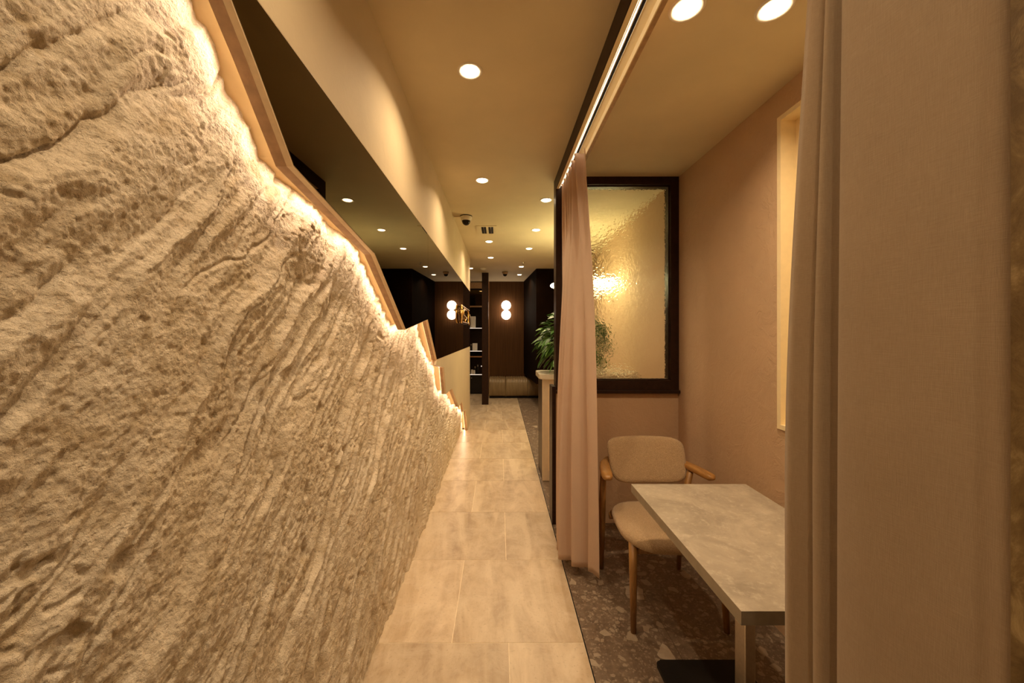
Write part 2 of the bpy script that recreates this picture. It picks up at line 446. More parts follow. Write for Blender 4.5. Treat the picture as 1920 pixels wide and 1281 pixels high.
    me.update(calc_edges=True); me.validate(); me.materials.append(M['rock'])
    return me
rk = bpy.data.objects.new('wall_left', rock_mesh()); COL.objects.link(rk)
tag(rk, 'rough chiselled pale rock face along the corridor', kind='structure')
bm = bmesh.new(); box(bm, -.72, -.62, -1.5, 5.6, 0, CEIL); box(bm, -.72, -.49, 5.56, 5.645, 0, CEIL); box(bm, -.62, -.55, -1.5, -.1, 0, CEIL)
tag(finish('wall_left_backing', bm, M['plain']), 'masonry that carries the rock face', kind='structure')

# the painted panel in front of the rock with its jagged edge
bm = bmesh.new()
prism(bm, J+[(5.65, 0), (5.65, 2.53)], -.488, -.4642, mi=1)
prism(bm, [(.05, 2.53), (.555, 2.018), (5.65, 2.018), (5.65, 2.53)], -.4642, XW)
prism(bm, [(2.654, 1.196)]+J[9:]+[(5.65, 0), (5.65, 1.171)], -.4642, XW)
tag(finish('wall_left_panel', bm, [M['wall'], M['lipwood']]), 'beige plaster panel with jagged lower edge over the rock', kind='structure')
Jo = offset(J[:9]+J[10:], .028, closed=False)
Jo = [(a, max(0, min(CEIL, b))) for a, b in Jo]
bm = bmesh.new(); strip(bm, Jo, .012, -.62, -.488)
tag(finish('trim_2', bm, M['reveal']), 'cream return board behind the jagged edge', kind='structure')
# LED tape on the back of the lip
Jl = offset(J[:9]+J[10:], .014, closed=False)
tp = thing('led_tape', 'hidden warm led tape glowing behind the jagged panel edge', 'light strip', (-.49, 2.6, 0))
for i, (a, b) in enumerate(zip(Jl, Jl[1:])):
    if i == 0: continue
    a, b = (a[0], max(.01, a[1])), (b[0], max(.01, b[1]))
    bm = bmesh.new(); strip(bm, [a, b], .008, -.4935, -.4890)
    finish('tape_run', bm, M['led'], tp)
    e = Vector((0, b[0]-a[0], b[1]-a[1])); L = e.length; e.normalize(); nn = Vector((0, e.z, -e.y))   # away from the board
    zax = -(Vector((-1, 0, 0))+nn*1.5).normalized(); yax = e.cross(zax).cross(e).cross(e); xax = e; yax = zax.cross(xax)
    ad = bpy.data.lights.new('tape_light', 'AREA'); ad.shape = 'RECTANGLE'; ad.size = L; ad.size_y = .006; ad.energy = LED_W*L; ad.color = LEDC; ad.spread = math.radians(150)
    ao = bpy.data.objects.new('tape_light', ad); COL.objects.link(ao); ao.parent = tp
    mt = Matrix((xax, yax, zax)).transposed().to_4x4(); mt.translation = Vector((-.4945, (a[0]+b[0])/2, (a[1]+b[1])/2))+nn*.0-tp.location
    ao.matrix_local = mt

# mirror
mir = thing('wall_mirror', 'long smoked mirror with zigzag lower edge set in the left wall', 'mirror', (XW, 2.5, 1.2))
MP = [J[1], J[2], J[3], J[4], J[5], J[6], J[7], J[8], (5.645, 1.171), (5.645, 2.018)]
bm = bmesh.new(); prism(bm, MP, -.4640, -.4504); finish('mirror_trim', bm, M['trimedge'], mir, label='champagne coloured edge trim')
def clip(poly, y0, y1):
    def half(P, y, keep):
        out = []
        for i in range(len(P)):
            a, b = P[i], P[(i+1) % len(P)]; ia, ib = keep(a[0], y), keep(b[0], y)
            if ia: out.append(a)
            if ia != ib:
                t = (y-a[0])/(b[0]-a[0]); out.append((y, a[1]+t*(b[1]-a[1])))
        return out
    return half(half(poly, y0, lambda a, y: a >= y-1e-9), y1, lambda a, y: a <= y+1e-9)
MI = offset(MP, .0035)
for y0, y1 in ((0, 2.3165), (2.3185, 3.789), (3.791, 6)):
    bm = bmesh.new(); prism(bm, clip(MI, y0, y1), -.4504, -.4490); finish('mirror_panel', bm, M['mirror'], mir)

# brass emblem on the mirror
em = thing('wall_emblem', 'polished brass emblem plate standing off the smoked mirror', 'sign', (XW, 4.57, 1.6))
def rrect(cy, cz, w, h, r, n=8):
    pts = []
    for sx, sz, a0 in ((1, 1, 0), (-1, 1, PI/2), (-1, -1, PI), (1, -1, 3*PI/2)):
        for i in range(n+1):
            a = a0+PI/2*i/n; pts.append((cy+sx*(w/2-r)+r*math.cos(a), cz+sz*(h/2-r)+r*math.sin(a)))
    return pts
bm = bmesh.new(); ring = rrect(4.57, 1.60, .92, .185, .05)
tube(bm, [(-.425, a, b) for a, b in ring], .016, 10, closed=True); finish('frame', bm, M['brass'], em, True)
bm = bmesh.new()
pts = [(-.425, 4.57+.30*math.sin(t*2.1*PI)*(.35+.65*t), 1.535+.125*t+.018*math.sin(t*9)) for t in [i/40 for i in range(41)]]
tube(bm, pts, .014, 10); finish('scroll', bm, M['brass'], em, True)
for y in (4.25, 4.9):
    bm = bmesh.new(); tube(bm, [(-.449, y, 1.51), (-.43, y, 1.51)], .008, 8); finish('standoff', bm, M['brass'], em)
bm = bmesh.new(); prism(bm, rrect(5.53, 1.58, .12, .16, .012), -.449, -.436)
tag(finish('wall_plate', bm, M['brass']), 'slim brass plate at the far end of the mirror', 'sign')

# far area: end wall, side wall, dark overhanging wall, post
tag(finish('wall_left_far', BX(-1.7, -1.62, 5.6, 8.9, 0, CEIL), M['plain']), kind='structure')
tag(finish('wall_far', BX(-.225, 1.7, 8.29, 8.4, 0, CEIL), M['darkwood']), 'dark wood panelled end wall with the globe lamp', kind='structure')
bm = bmesh.new(); box(bm, -1.7, -.235, 8.62, 8.7, 0, CEIL); box(bm, -1.7, -.80, 8.26, 8.62, 0, CEIL)
tag(finish('wall_far_backing', bm, M['frame']), kind='structure')
bm = bmesh.new(); prism(bm, [(.553, 8.29), (.665, 6.6), (1.31, 6.6), (1.31, 8.29)], .46, CEIL, 'Z')
tag(finish('wall_dark', bm, M['darkpanel']), 'dark panelled wall block beside the globe lamp', kind='structure')
tag(finish('trim_3', BX(-.235, -.225, 8.27, 8.40, 0, CEIL), M['copper']), 'thin copper coloured vertical strip', kind='structure')
tag(finish('wooden_post', BX(-.332, -.207, 7.05, 7.17, 0, CEIL, bev=.003), M['frame']), 'dark brown rectangular post before the lit shelves', 'post')

# right wall with recess
N0, N1, NZ0, NZ1 = .70, 1.725, .947, 2.40
bm = bmesh.new()
box(bm, 1.31, 1.46, .2, N0, 0, CEIL); box(bm, 1.31, 1.46, N1, 8.4, 0, CEIL)
box(bm, 1.31, 1.46, N0, N1, 0, NZ0); box(bm, 1.31, 1.46, N0, N1, NZ1, CEIL); box(bm, 1.45, 1.50, N0, N1, NZ0, NZ1)
tag(finish('wall_right', bm, M['booth']), 'brown trowelled plaster wall of the booth', kind='structure')
w2 = thing('window_2', 'cream framed recess in the right booth wall', None, (1.31, 1.2, NZ0), kind='structure')
bm = bmesh.new(); fw = .022
for a in ((N0, N0+fw, NZ0, NZ1), (N1-fw, N1, NZ0, NZ1), (N0+fw, N1-fw, NZ0, NZ0+fw), (N0+fw, N1-fw, NZ1-fw, NZ1)):
    box(bm, 1.302, 1.40, *a)
finish('window_frame', bm, M['cream'], w2)
bm = bmesh.new()
for a in ((N0+fw, N0+fw*2, NZ0+fw, NZ1-fw), (N1-fw*2, N1-fw, NZ0+fw, NZ1-fw), (N0+fw*2, N1-fw*2, NZ0+fw, NZ0+fw*2), (N0+fw*2, N1-fw*2, NZ1-fw*2, NZ1-fw)):
    box(bm, 1.372, 1.40, *a)
finish('inner_frame', bm, M['cream'], w2)
finish('back_panel', BX(1.40, 1.41, N0, N1, NZ0, NZ1), M['cream'], w2)

# near pier at the right edge of the picture
tag(finish('wall_near', BX(.442, 1.31, -1.5, .318, 0, CEIL), M['gold']), 'gold flecked wallcovering at the right edge', kind='structure')

# partition behind the chair
PY = 2.69
tag(finish('wall_partition', BX(.41, 1.31, PY, PY+.10, 0, .952), M['booth']), 'low plaster wall under the textured glass', kind='structure')
tag(finish('trim_4', BX(.384, .41, PY-.02, PY+.12, 0, 1.0), M['frame']), 'dark end post of the low wall', kind='structure')
w1 = thing('window_1', 'dark framed hammered glass screen above the low wall', None, (.86, PY, .952), kind='structure')
bm = bmesh.new()
box(bm, .413, .465, PY-.01, PY+.09, .975, CEIL); box(bm, 1.25, 1.309, PY-.01, PY+.09, .975, CEIL)
box(bm, .465, 1.25, PY-.01, PY+.09, 2.472, CEIL); box(bm, .465, 1.25, PY-.01, PY+.09, .975, 1.045)
finish('window_frame', bm, M['frame'], w1)
bm = bmesh.new()
for a in ((.465, .473, 1.045, 2.472), (1.242, 1.25, 1.045, 2.472), (.473, 1.242, 1.045, 1.053), (.473, 1.242, 2.464, 2.472)):
    box(bm, a[0], a[1], PY+.012, PY+.05, a[2], a[3])
finish('glazing_bead', bm, M['frame'], w1)
finish('window_sill', BX(.41, 1.309, PY-.035, PY+.115, .952, .975, bev=.003), M['frame'], w1)
finish('pane', BX(.466, 1.249, PY+.028, PY+.034, 1.046, 2.471), M['glass'], w1)

# bulkhead with curtain track and led
Y0, Y1 = -1.5, PY-.01
bm = bmesh.new()
box(bm, .413, .417, Y0, Y1, 2.44, CEIL, mi=1); box(bm, .417, .437, Y0, Y1, 2.440, CEIL); box(bm, .437, .508, Y0, Y1, 2.468, CEIL)
box(bm, .508, .512, Y0, Y1, 2.440, CEIL); box(bm, .512, .535, Y0, Y1, 2.450, CEIL, mi=2)
tag(finish('ceiling_bulkhead', bm, [M['cream'], M['frame'], M['lipwood']]), 'slim ceiling bulkhead that hides the curtain track', kind='structure')
lt = thing('led_strip', 'bright led line running in the ceiling bulkhead above the curtains', 'light strip', (.445, .6, 2.45))
finish('diffuser', BX(.4373, .4382, -.6, PY-.02, 2.441, 2.447), M['led2'], lt)
finish('diffuser', BX(.4518, .4545, -.6, PY-.02, 2.457, 2.461), M['led2'], lt)
finish('channel', BX(.450, .4565, -.6, PY-.02, 2.461, 2.468), M['alu'], lt)
ct = thing('curtain_track', 'black curtain track in the bulkhead slot', 'curtain track', (.468, .6, 2.46))
finish('rail', BX(.463, .473, -.6, PY-.02, 2.4655, 2.468), M['chip'], ct)
finish('rail_edge', BX(.473, .4742, -.6, PY-.02, 2.4635, 2.468), M['white'], ct)

# ------------------------------------------------------------------ ceiling fittings
def make_downlight(tilt=0):
    t = thing('downlight', 'x', 'ceiling light', (0, 0, CEIL))
    bm = bmesh.new(); n = 36
    lathe(bm, [(.040, .004), (.040, -.003), (.052, -.004), (.055, 0), (.055, .004)], 0, 0, CEIL, n, cap=False)
    finish('trim_ring', bm, M['white'], t, True)
    bm = bmesh.new(); lathe(bm, [(.0405, -.001), (.035, -.006), (.02, -.009), (.002, -.010)], 0, 0, CEIL, n)
    finish('lamp_glass', bm, M['glow'], t, True)
    ld = bpy.data.lights.new('downlight_beam', 'AREA'); ld.shape = 'DISK'; ld.size = .066; ld.energy = SPOT_W; ld.color = WARM; ld.spread = math.radians(140)
    lo = bpy.data.objects.new('beam', ld); COL.objects.link(lo); lo.parent = t; lo.location = (0, 0, -.0115)
    return t
def dup(r):
    c = r.copy(); COL.objects.link(c)
    for ch in list(r.children):
        d = ch.copy(); COL.objects.link(d); d.parent = c
    return c
D = [(-.127, 1.595, 'round recessed downlight nearest the camera, in the corridor ceiling', 1),
     (-.127, 2.745, 'second corridor downlight, between the nearest one and the dome camera', 1),
     (-.127, 4.61, 'downlight just beyond the slotted ceiling vent', 1),
     (-.13, 5.61, 'farther of two downlights in line beyond the ceiling vent', 1),
     (.403, 3.157, 'downlight just outside the top left corner of the glass screen', 1),
     (.409, 4.085, 'downlight in the right ceiling row, level with the vent', 1),
     (.406, 5.0, 'downlight in the right ceiling row, third from the front', 1),
     (.385, 6.39, 'second farthest downlight in the right row, near the dark wall', .8),
     (.40, 7.29, 'farthest downlight, right of the far dome camera', .8),
     (.655, 1.285, 'left of two large bright spots over the table', 1),
     (.962, 1.285, 'right of two large bright spots over the table', 1),
     (-.127, .45, 'corridor downlight in the ceiling right above the camera', 1), (-.127, -.6, 'corridor downlight in the ceiling behind the camera', 1),
     (-.51, 6.55, 'small downlight peeping past the end of the left wall', .6)]
d0 = make_downlight()
for i, (x, y, lb, pw) in enumerate(D):
    o = d0 if i == 0 else dup(d0)
    o.location = (x, y, CEIL); tag(o, lb, 'ceiling light', 'recessed ceiling downlights')
    if pw != 1:
        for ch in o.children:
            if ch.type == 'LIGHT': ch.data = ch.data.copy(); ch.data.energy *= pw
    if abs(y-1.285) < .01: o.scale = (1.1, 1.1, 1.1)

def dome(x, y, label, s=1.0):
    t = thing('dome_camera', label, 'security camera', (x, y, CEIL))
    bm = bmesh.new(); lathe(bm, [(.060*s, 0), (.060*s, -.006), (.057*s, -.008)], x, y, CEIL, 36); finish('mount_plate', bm, M['chip'], t, True)
    bm = bmesh.new(); lathe(bm, [(.058*s, -.006), (.058*s, -.015*s), (.050*s, -.040*s), (.046*s, -.046*s), (.03*s, -.046*s)], x, y, CEIL, 36); finish('housing', bm, M['white'] if s >= 1 else M['lipwood'], t, True)
    bm = bmesh.new(); lathe(bm, [(.042*s*math.cos(a), -.045*s-.045*s*math.sin(a)) for a in [PI/2*k/8*.98 for k in range(9)]], x, y, CEIL, 32); finish('dome_cover', bm, M['chip'], t, True)
dome(-.324, 3.60, 'white dome security camera on the ceiling near the left wall')
dome(.11, 6.96, 'brownish dome security camera on the far ceiling by the dark post', .95)
bm = bmesh.new(); box(bm, -.44, -.38, 3.596, 3.604, CEIL-.008, CEIL, 0)
tag(finish('cable_cover', bm, M['ceiling']), 'short surface conduit from the left wall to the dome camera', 'conduit')
v = thing('ceiling_vent', 'square ceiling vent with two dark slots', 'vent', (-.148, 4.09, CEIL))
bm = bmesh.new()
for a in ((-.25, -.195, 3.92, 4.26), (-.142, -.118, 3.92, 4.26), (-.065, -.03, 3.92, 4.26), (-.195, -.142, 3.92, 3.955), (-.195, -.142, 4.225, 4.26), (-.118, -.065, 3.92, 3.955), (-.118, -.065, 4.225, 4.26)):
    box(bm, *a, CEIL-.006, CEIL-.0005)
finish('vent_plate', bm, M['ceiling'], v)
for x0 in (-.195, -.118):
    finish('slot', BX(x0, x0+.053, 3.955, 4.225, CEIL-.003, CEIL-.0005), M['black'], v)
    finish('blade', BX(x0+.024, x0+.030, 3.96, 4.22, CEIL-.007, CEIL-.002), M['steel'], v)
bm = bmesh.new(); lathe(bm, [(.05, 0), (.05, -.012), (.035, -.03), (.01, -.034)], -.285, 6.55, CEIL, 28)
tag(finish('smoke_detector', bm, M['white'], smooth=True), 'round white smoke detector by the dark post', 'smoke detector')
bm = bmesh.new(); lathe(bm, [(.03, 0), (.03, -.004), (.009, -.006), (.009, -.03), (.016, -.033), (.016, -.036)], .39, 6.0, CEIL, 20)
tag(finish('sprinkler_head', bm, M['steel'], smooth=True), 'small ceiling sprinkler beside the far downlights', 'sprinkler')

# globe wall lamp
gl = thing('wall_lamp', 'twin opal globe wall lamp on the dark panelled end wall', 'wall lamp', (.154, 8.29, 1.88))
finish('back_plate', BX(.124, .184, 8.262, 8.29, 1.80, 1.96, bev=.004), M['brass'], gl)
for z in (1.983, 1.772):
    bm = bmesh.new(); sphere(bm, (.154, 8.165, z), .105); finish('globe', bm, M['globe'], gl, True)
    ld = bpy.data.lights.new('globe_light', 'POINT'); ld.energy = 4.5; ld.color = WARM2; ld.shadow_soft_size = .03
# light of the globes comes from their emissive surface

# ring pendant seen through the glass
rp = thing('ring_pendant', 'glowing ring pendant lamp behind the hammered glass screen', 'pendant lamp', (.96, 4.2, 1.93))
bm = bmesh.new(); tube(bm, [(.96+.36*math.cos(a), 4.2+.36*math.sin(a), 1.93) for a in [2*PI*i/64 for i in range(64)]], .014, 10, closed=True)
finish('light_tube', bm, M['ring'], rp, True)
bm = bmesh.new(); lathe(bm, [(.05, 0), (.05, -.02), (.01, -.022)], .96, 4.2, CEIL, 24); finish('ceiling_rose', bm, M['black'], rp, True)
for a in (PI/2, PI*7/6, PI*11/6):
    bm = bmesh.new(); tube(bm, [(.96+.36*math.cos(a), 4.2+.36*math.sin(a), 1.944), (.96, 4.2, CEIL-.02)], .0012, 6); finish('wire', bm, M['black'], rp)

# ------------------------------------------------------------------ shelves at the far left
SX0, SX1, SY0, SY1 = -.80, -.236, 8.26, 8.62
sh = thing('display_cabinet', 'dark display cabinet with lit shelves at the end of the corridor', 'cabinet', (-.52, 8.4, 0))
bm = bmesh.new(); box(bm, SX0, SX0+.02, SY0, SY1, 0, CEIL); box(bm, SX1-.02, SX1, SY0, SY1, 0, CEIL); box(bm, SX0+.02, SX1-.02, SY1-.02, SY1, 0, CEIL)
finish('carcass', bm, M['frame'], sh)
finish('top_panel', BX(SX0, SX1, SY0-.005, SY0+.03, 2.37, 2.505), M['lipwood'], sh)
finish('upper_mirror', BX(SX0+.02, SX1-.02, SY0+.14, SY0+.145, 1.98, 2.37), M['mirror'], sh)
finish('rail', BX(SX0+.02, SX1-.02, SY0, SY0+.03, 1.95, 1.98), M['lipwood'], sh)
for z, led in ((1.484, .45), (.969, .8), (.442, 1)):
    finish('shelf', BX(SX0+.02, SX1-.02, SY0+.008, SY1-.02, z-.022, z), M['frame'], sh)
    finish('led_edge', BX(SX0+.02, SX1-.02, SY0-.002, SY0+.008, z-.014, z), M['led3'], sh)
finish('shelf', BX(SX0+.02, SX1-.02, SY0+.0, SY1-.02, .825, .845), M['copper'], sh)
for z, x0 in ((.60, -.42), (1.06, -.38), (1.19, -.38)):
    finish('light_bar', BX(x0, SX1-.022, SY0+.25, SY0+.262, z-.012, z+.012), M['led3'], sh)
dr = finish('door', BX(SX0+.02, SX1-.02, SY0-.002, SY0+.02, .02, .415, bev=.003), M['chip'], sh)
bm = bmesh.new(); sphere(bm, (-.62, SY0-.012, .36), .011, 12); finish('knob', bm, M['steel'], dr, True)
tag(finish('gift_box', BX(-.645, -.535, 8.29, 8.40, 1.4845, 1.745, bev=.006), M['card']), 'tall white box on the top lit shelf', 'box')
bm = bmesh.new(); box(bm, -.652, -.60, 8.265, 8.285, 1.4845, 1.53, bev=.003)
tag(finish('small_box', bm, M['card']), 'little white packet in front of the tall white box', 'box')
tag(finish('white_carton', BX(-.605, -.495, 8.30, 8.40, .9695, 1.135, bev=.006), M['card']), 'squat white carton on the middle lit shelf', 'box')
tag(finish('low_carton', BX(-.665, -.625, 8.34, 8.42, .9695, 1.03, bev=.004), M['card']), 'small low carton left of the squat carton', 'box')
def bottle(x, y, z, h, r, mat, label, name='bottle'):
    t = thing(name, label, 'bottle', (x, y, z))
    bm = bmesh.new(); lathe(bm, [(r*.96, 0), (r, .004), (r, h*.62), (r*.5, h*.74), (r*.42, h*.80)], x, y, z, 20); finish('body', bm, M[mat], t, True)
    bm = bmesh.new(); lathe(bm, [(r*.5, h*.80), (r*.5, h)], x, y, z, 16); finish('cap', bm, M['chip' if mat != 'chip' else 'steel'], t)
bottle(-.635, 8.31, .9695, .15, .02, 'chip', 'dark bottle in front of the small low carton')
bottle(-.545, 8.31, .4425, .17, .02, 'chip', 'dark tall bottle behind two white tubs on the lowest shelf')
bottle(-.49, 8.40, .4425, .20, .024, 'chip', 'dark bottle right of the white tubs on the lowest shelf')
def tub(x, y, z, h, r, label):
    t = thing('tub', label, 'jar', (x, y, z))
    bm = bmesh.new(); lathe(bm, [(r*.9, 0), (r, .005), (r, h*.7), (r*.95, h*.74)], x, y, z, 20); finish('body', bm, M['card'], t, True)
    bm = bmesh.new(); lathe(bm, [(r*.98, h*.74), (r*.98, h*.97), (r*.9, h)], x, y, z, 20); finish('lid', bm, M['white'], t, True)
tub(-.615, 8.285, .4425, .10, .024, 'left white tub on the lowest lit shelf')
tub(-.565, 8.275, .4425, .09, .024, 'right white tub on the lowest lit shelf')

# ------------------------------------------------------------------ bench
be = thing('upholstered_bench', 'olive brown leather wall bench below the globe lamp', 'bench', (.3, 8.0, 0))
finish('plinth', BX(-.20, 1.05, 7.76, 8.28, 0, .05), M['black'], be)
def cushion(x0, x1):
    bm = bmesh.new(); rings = []
    prof = [(7.73, .05), (7.705, .07), (7.695, .20), (7.70, .33), (7.715, .375), (7.75, .398), (7.9, .405), (8.24, .40), (8.28, .39), (8.28, .05)]
    n = 60
    for i in range(n+1):
        x = x0+(x1-x0)*i/n; e = min(i, n-i)/n
        k = 1-math.exp(-e*40)
        rings.append([(x, 7.98+(y-7.98)*(.985+.015*k), z-(1-k)*.012+(.004*math.sin(x*120) if 0 < 1 and z > .36 else 0)) for y, z in prof])
    loft(bm, rings); return bm
for a, b in ((-.215, .133), (.137, .60), (.604, 1.06)): finish('cushion', cushion(a, b), M['leather'], be, True)

# ------------------------------------------------------------------ reception counter
co_ = thing('reception_counter', 'cream panelled reception counter with pale stone top', 'counter', (.8, 3.6, 0))
finish('body', BX(.430, 1.28, 3.462, 3.80, .0, .955), M['frame'], co_)
bm = bmesh.new(); box(bm, .404, 1.28, 3.44, 3.462, .004, .955)
finish('front_panel', bm, M['counter'], co_)
bm = bmesh.new()
for x0, x1 in ((.46, .80), (.88, 1.22)):
    for a in ((x0, x0+.008, .10, .88), (x1-.008, x1, .10, .88), (x0+.008, x1-.008, .10, .108), (x0+.008, x1-.008, .872, .88)): box(bm, a[0], a[1], 3.434, 3.4405, a[2], a[3])
finish('panel_moulding', bm, M['trimedge'], co_)
finish('side_panel', BX(.404, .430, 3.462, 3.80, .004, .955), M['frame'], co_)
bm = bmesh.new(); pl = [(1.285, 3.83), (1.285, 3.42)]
for i in range(9): a = -PI/2-PI/2*i/8; pl.append((.43+.055*math.cos(a), 3.475+.055*math.sin(a)))
for i in range(9): a = PI-PI/2*i/8; pl.append((.43+.055*math.cos(a), 3.775+.055*math.sin(a)))
prism(bm, pl, .955, 1.0, 'Z')
bmesh.ops.bevel(bm, geom=[e for e in bm.edges if abs(e.verts[0].co.z-e.verts[1].co.z) < 1e-5], offset=.004, segments=2, affect='EDGES')
finish('counter_top', bm, M['stonetop'], co_)

# plant
pt = thing('potted_plant', 'bushy green potted plant on the reception counter', 'plant', (.72, 3.63, 1.0))
bm = bmesh.new(); lathe(bm, [(.07, 0), (.075, .004), (.095, .13), (.10, .135), (.09, .135), (.085, .12)], .72, 3.63, 1.0, 28); finish('pot', bm, M['pot'], pt, True)
bml = bmesh.new(); bms = bmesh.new(); rr = random.Random(3)
for k in range(330):
    a = rr.uniform(0, 2*PI); e = math.asin(rr.uniform(-.75, 1)); rad = rr.uniform(.62, 1)**.6
    P = Vector((.72+.31*rad*math.cos(e)*math.cos(a), 3.63+.24*rad*math.cos(e)*math.sin(a), 1.31+.315*rad*math.sin(e)))
    if P.z < 1.015: P.z = 1.015+rr.uniform(0, .05)
    d = (P-Vector((.72, 3.63, 1.15))).normalized(); d.z -= .55+rr.uniform(0, .5); d.normalize()
    L = rr.uniform(.075, .125); W = L*rr.uniform(.2, .3)
    sd = d.cross(Vector((0, 0, 1))).normalized(); nn = sd.cross(d).normalized()
    sd = (sd*math.cos(.5)+nn*rr.uniform(-.6, .6)).normalized(); nn = sd.cross(d).normalized()
    prev = None; segs = 6
    for i in range(segs+1):
        t = i/segs; w = W*math.sin(PI*min(1, t*.92+.06))**.8*(1-t*.25)
        c = P+d*L*t-Vector((0, 0, 1))*(t*t*L*.35)
        c.z = max(c.z, 1.012)
        A, B, Cc = bml.verts.new(c-sd*w+nn*w*.25), bml.verts.new(c), bml.verts.new(c+sd*w+nn*w*.25)
        if prev: bml.faces.new((prev[0], prev[1], B, A)); bml.faces.new((prev[1], prev[2], Cc, B))
        prev = (A, B, Cc)
    if k % 6 == 0: tube(bms, [(.72, 3.63, 1.12), tuple((Vector((.72, 3.63, 1.15))+P)/2+Vector((0, 0, .05))), tuple(P)], [.004, .003, .002], 5)
finish('foliage', bml, M['leaf'], pt, True); finish('stem', bms, M['stemgreen'], pt, True)

# ------------------------------------------------------------------ table
tb = thing('pedestal_table', 'grey concrete look cafe table on a slim metal post in the booth', 'table', (.843, 1.265, 0))
bm = bmesh.new(); box(bm, .588, 1.098, .894, 1.640, .686, .7197, mi=1); box(bm, .588, 1.098, .894, 1.640, .7197, .7205, mi=0)
finish('table_top', bm, [M['top'], M['topedge']], tb)
finish('post', BX(.82, .855, 1.226, 1.282, .018, .68, bev=.003), M['steel'], tb)
finish('mounting_plate', BX(.70, .98, 1.12, 1.40, .680, .686), M['black'], tb)
bm = bmesh.new(); prism(bm, [(a, b) for a, b in rrect(.8375, 1.265, .36, .575, .02)], 0.0, .016, 'Z')
bmesh.ops.bevel(bm, geom=[e for e in bm.edges if e.verts[0].co.z > .01 and e.verts[1].co.z > .01], offset=.004, segments=2, affect='EDGES')
finish('base_plate', bm, M['black'], tb)

# ------------------------------------------------------------------ chair
ch = thing('armchair', 'oak framed armchair with beige boucle seat and back, behind the table', 'chair', (.84, 1.94, 0))
def outline(n, hw_f, hw_b, yf, yb, p=3.4):
    out = []
    for i in range(n):
        a = 2*PI*i/n; c, s_ = math.cos(a), math.sin(a)
        u = math.copysign(abs(c)**(2/p), c); w = math.copysign(abs(s_)**(2/p), s_)
        y = (yf+yb)/2+(yb-yf)/2*w; k = (w+1)/2
        out.append((u*(hw_f*(1-k)+hw_b*k), y))
    return out
bm = bmesh.new(); O = outline(64, .262, .212, 1.655, 2.165)
cy = 1.91
def seat_z(x, y): return .402+.044*((2.165-y)/.51)-.020*max(0, (1.76-y)/.1)**2 - .010*(x/.25)**2*0
lev = [(.80, -.050), (.93, -.046), (.985, -.034), (1.0, -.018), (.985, -.004), (.94, .006), (.85, .011), (.6, .014), (.3, .015), (.02, .015)]
rings = []
for k, dz in lev:
    rings.append([(.842+x*k, cy+(y-cy)*k, seat_z(x*k, cy+(y-cy)*k)+dz) for x, y in O])
loft(bm, rings); finish('seat', bm, M['boucle'], ch, True, 'beige boucle seat pad')
# backrest
bm = bmesh.new(); n = 72; rings = []
def back_pt(u, w, off):
    # u,w in [-1,1]: across, up ; slightly wider at the middle, curved in plan, leaning back
    x = u*(.225+.008*w) + .0; z = .640+w*.122 - (.010 if w > 0 else -.006)*u*u*0
    y = 2.205+.055*w-.055*u*u+off
    return (.868+x, y, z)
def bo(k):
    out = []
    for i in range(n):
        a = 2*PI*i/n; c, s_ = math.cos(a), math.sin(a); p = 6.0 if s_ > 0 else 3.6
        out.append((math.copysign(abs(c)**(2/p), c)*k, math.copysign(abs(s_)**(2/p), s_)*k))
    return out
for k, off in [(.02, -.026), (.4, -.026), (.75, -.025), (.90, -.021), (.97, -.012), (1.0, 0), (.975, .012), (.92, .020), (.75, .024), (.3, .025), (.02, .025)]:
    rings.append([back_pt(u, w, off) for u, w in bo(k)])
loft(bm, rings); finish('backrest', bm, M['boucle'], ch, True, 'beige boucle back pad')
for sx in (-1, 1):
    fx = .842+sx*.2175
    bm = bmesh.new(); tube(bm, [(fx, 1.712, 0), (fx-sx*.004, 1.725, .2), (fx-sx*.008, 1.74, .405)], [.0125, .0165, .0205], 16); finish('front_leg', bm, M['oak'], ch, True)
    rx = .832+sx*.228
    bm = bmesh.new(); tube(bm, [(rx, 2.175, 0), (rx+sx*.002, 2.15, .25), (rx+sx*.008, 2.125, .42), (rx+sx*.020+.010, 2.10, .60)], [.012, .0165, .0195, .0165], 16); finish('rear_leg', bm, M['oak'], ch, True)
    # arm: flat paddle running forward from behind the backrest
    bm = bmesh.new(); rings = []
    A = [(.857+sx*.150, 2.262, .012), (.857+sx*.200, 2.235, .019), (.857+sx*.235, 2.17, .026), (.857+sx*.256, 2.09, .031), (.857+sx*.270, 2.01, .031), (.857+sx*.277, 1.965, .024), (.857+sx*.279, 1.95, .010)]
    for i, (x, y, w) in enumerate(A):
        a = Vector(A[max(i-1, 0)][:2]); b = Vector(A[min(i+1, len(A)-1)][:2]); e = (b-a).normalized(); nv = Vector((-e.y, e.x))
        r_ = []
        for k in range(14):
            q = 2*PI*k/14; c, s_ = math.cos(q), math.sin(q)
            c = math.copysign(abs(c)**.6, c); s_ = math.copysign(abs(s_)**.6, s_)
            hh = .0165 if i < len(A)-1 else .006
            r_.append((x+nv.x*w*c, y+nv.y*w*c, .620+hh*s_+.004*(i < 2)))
        rings.append(r_)
    loft(bm, rings); finish('armrest', bm, M['oakarm'], ch, True)
bm = bmesh.new(); tube(bm, [(.842-.20, 1.745, .368), (.842+.20, 1.745, .368)], .015, 12, flat=1.5); finish('front_rail', bm, M['oak'], ch, True)
bm = bmesh.new(); tube(bm, [(.842-.205, 2.13, .335), (.842+.205, 2.13, .335)], .014, 12, flat=1.4); finish('rear_rail', bm, M['oak'], ch, True)
for sx in (-1, 1):
    bm = bmesh.new(); tube(bm, [(.842+sx*.185, 1.745, .375), (.838+sx*.185, 2.13, .352)], .013, 12, flat=1.4); finish('side_rail', bm, M['oak'], ch, True)

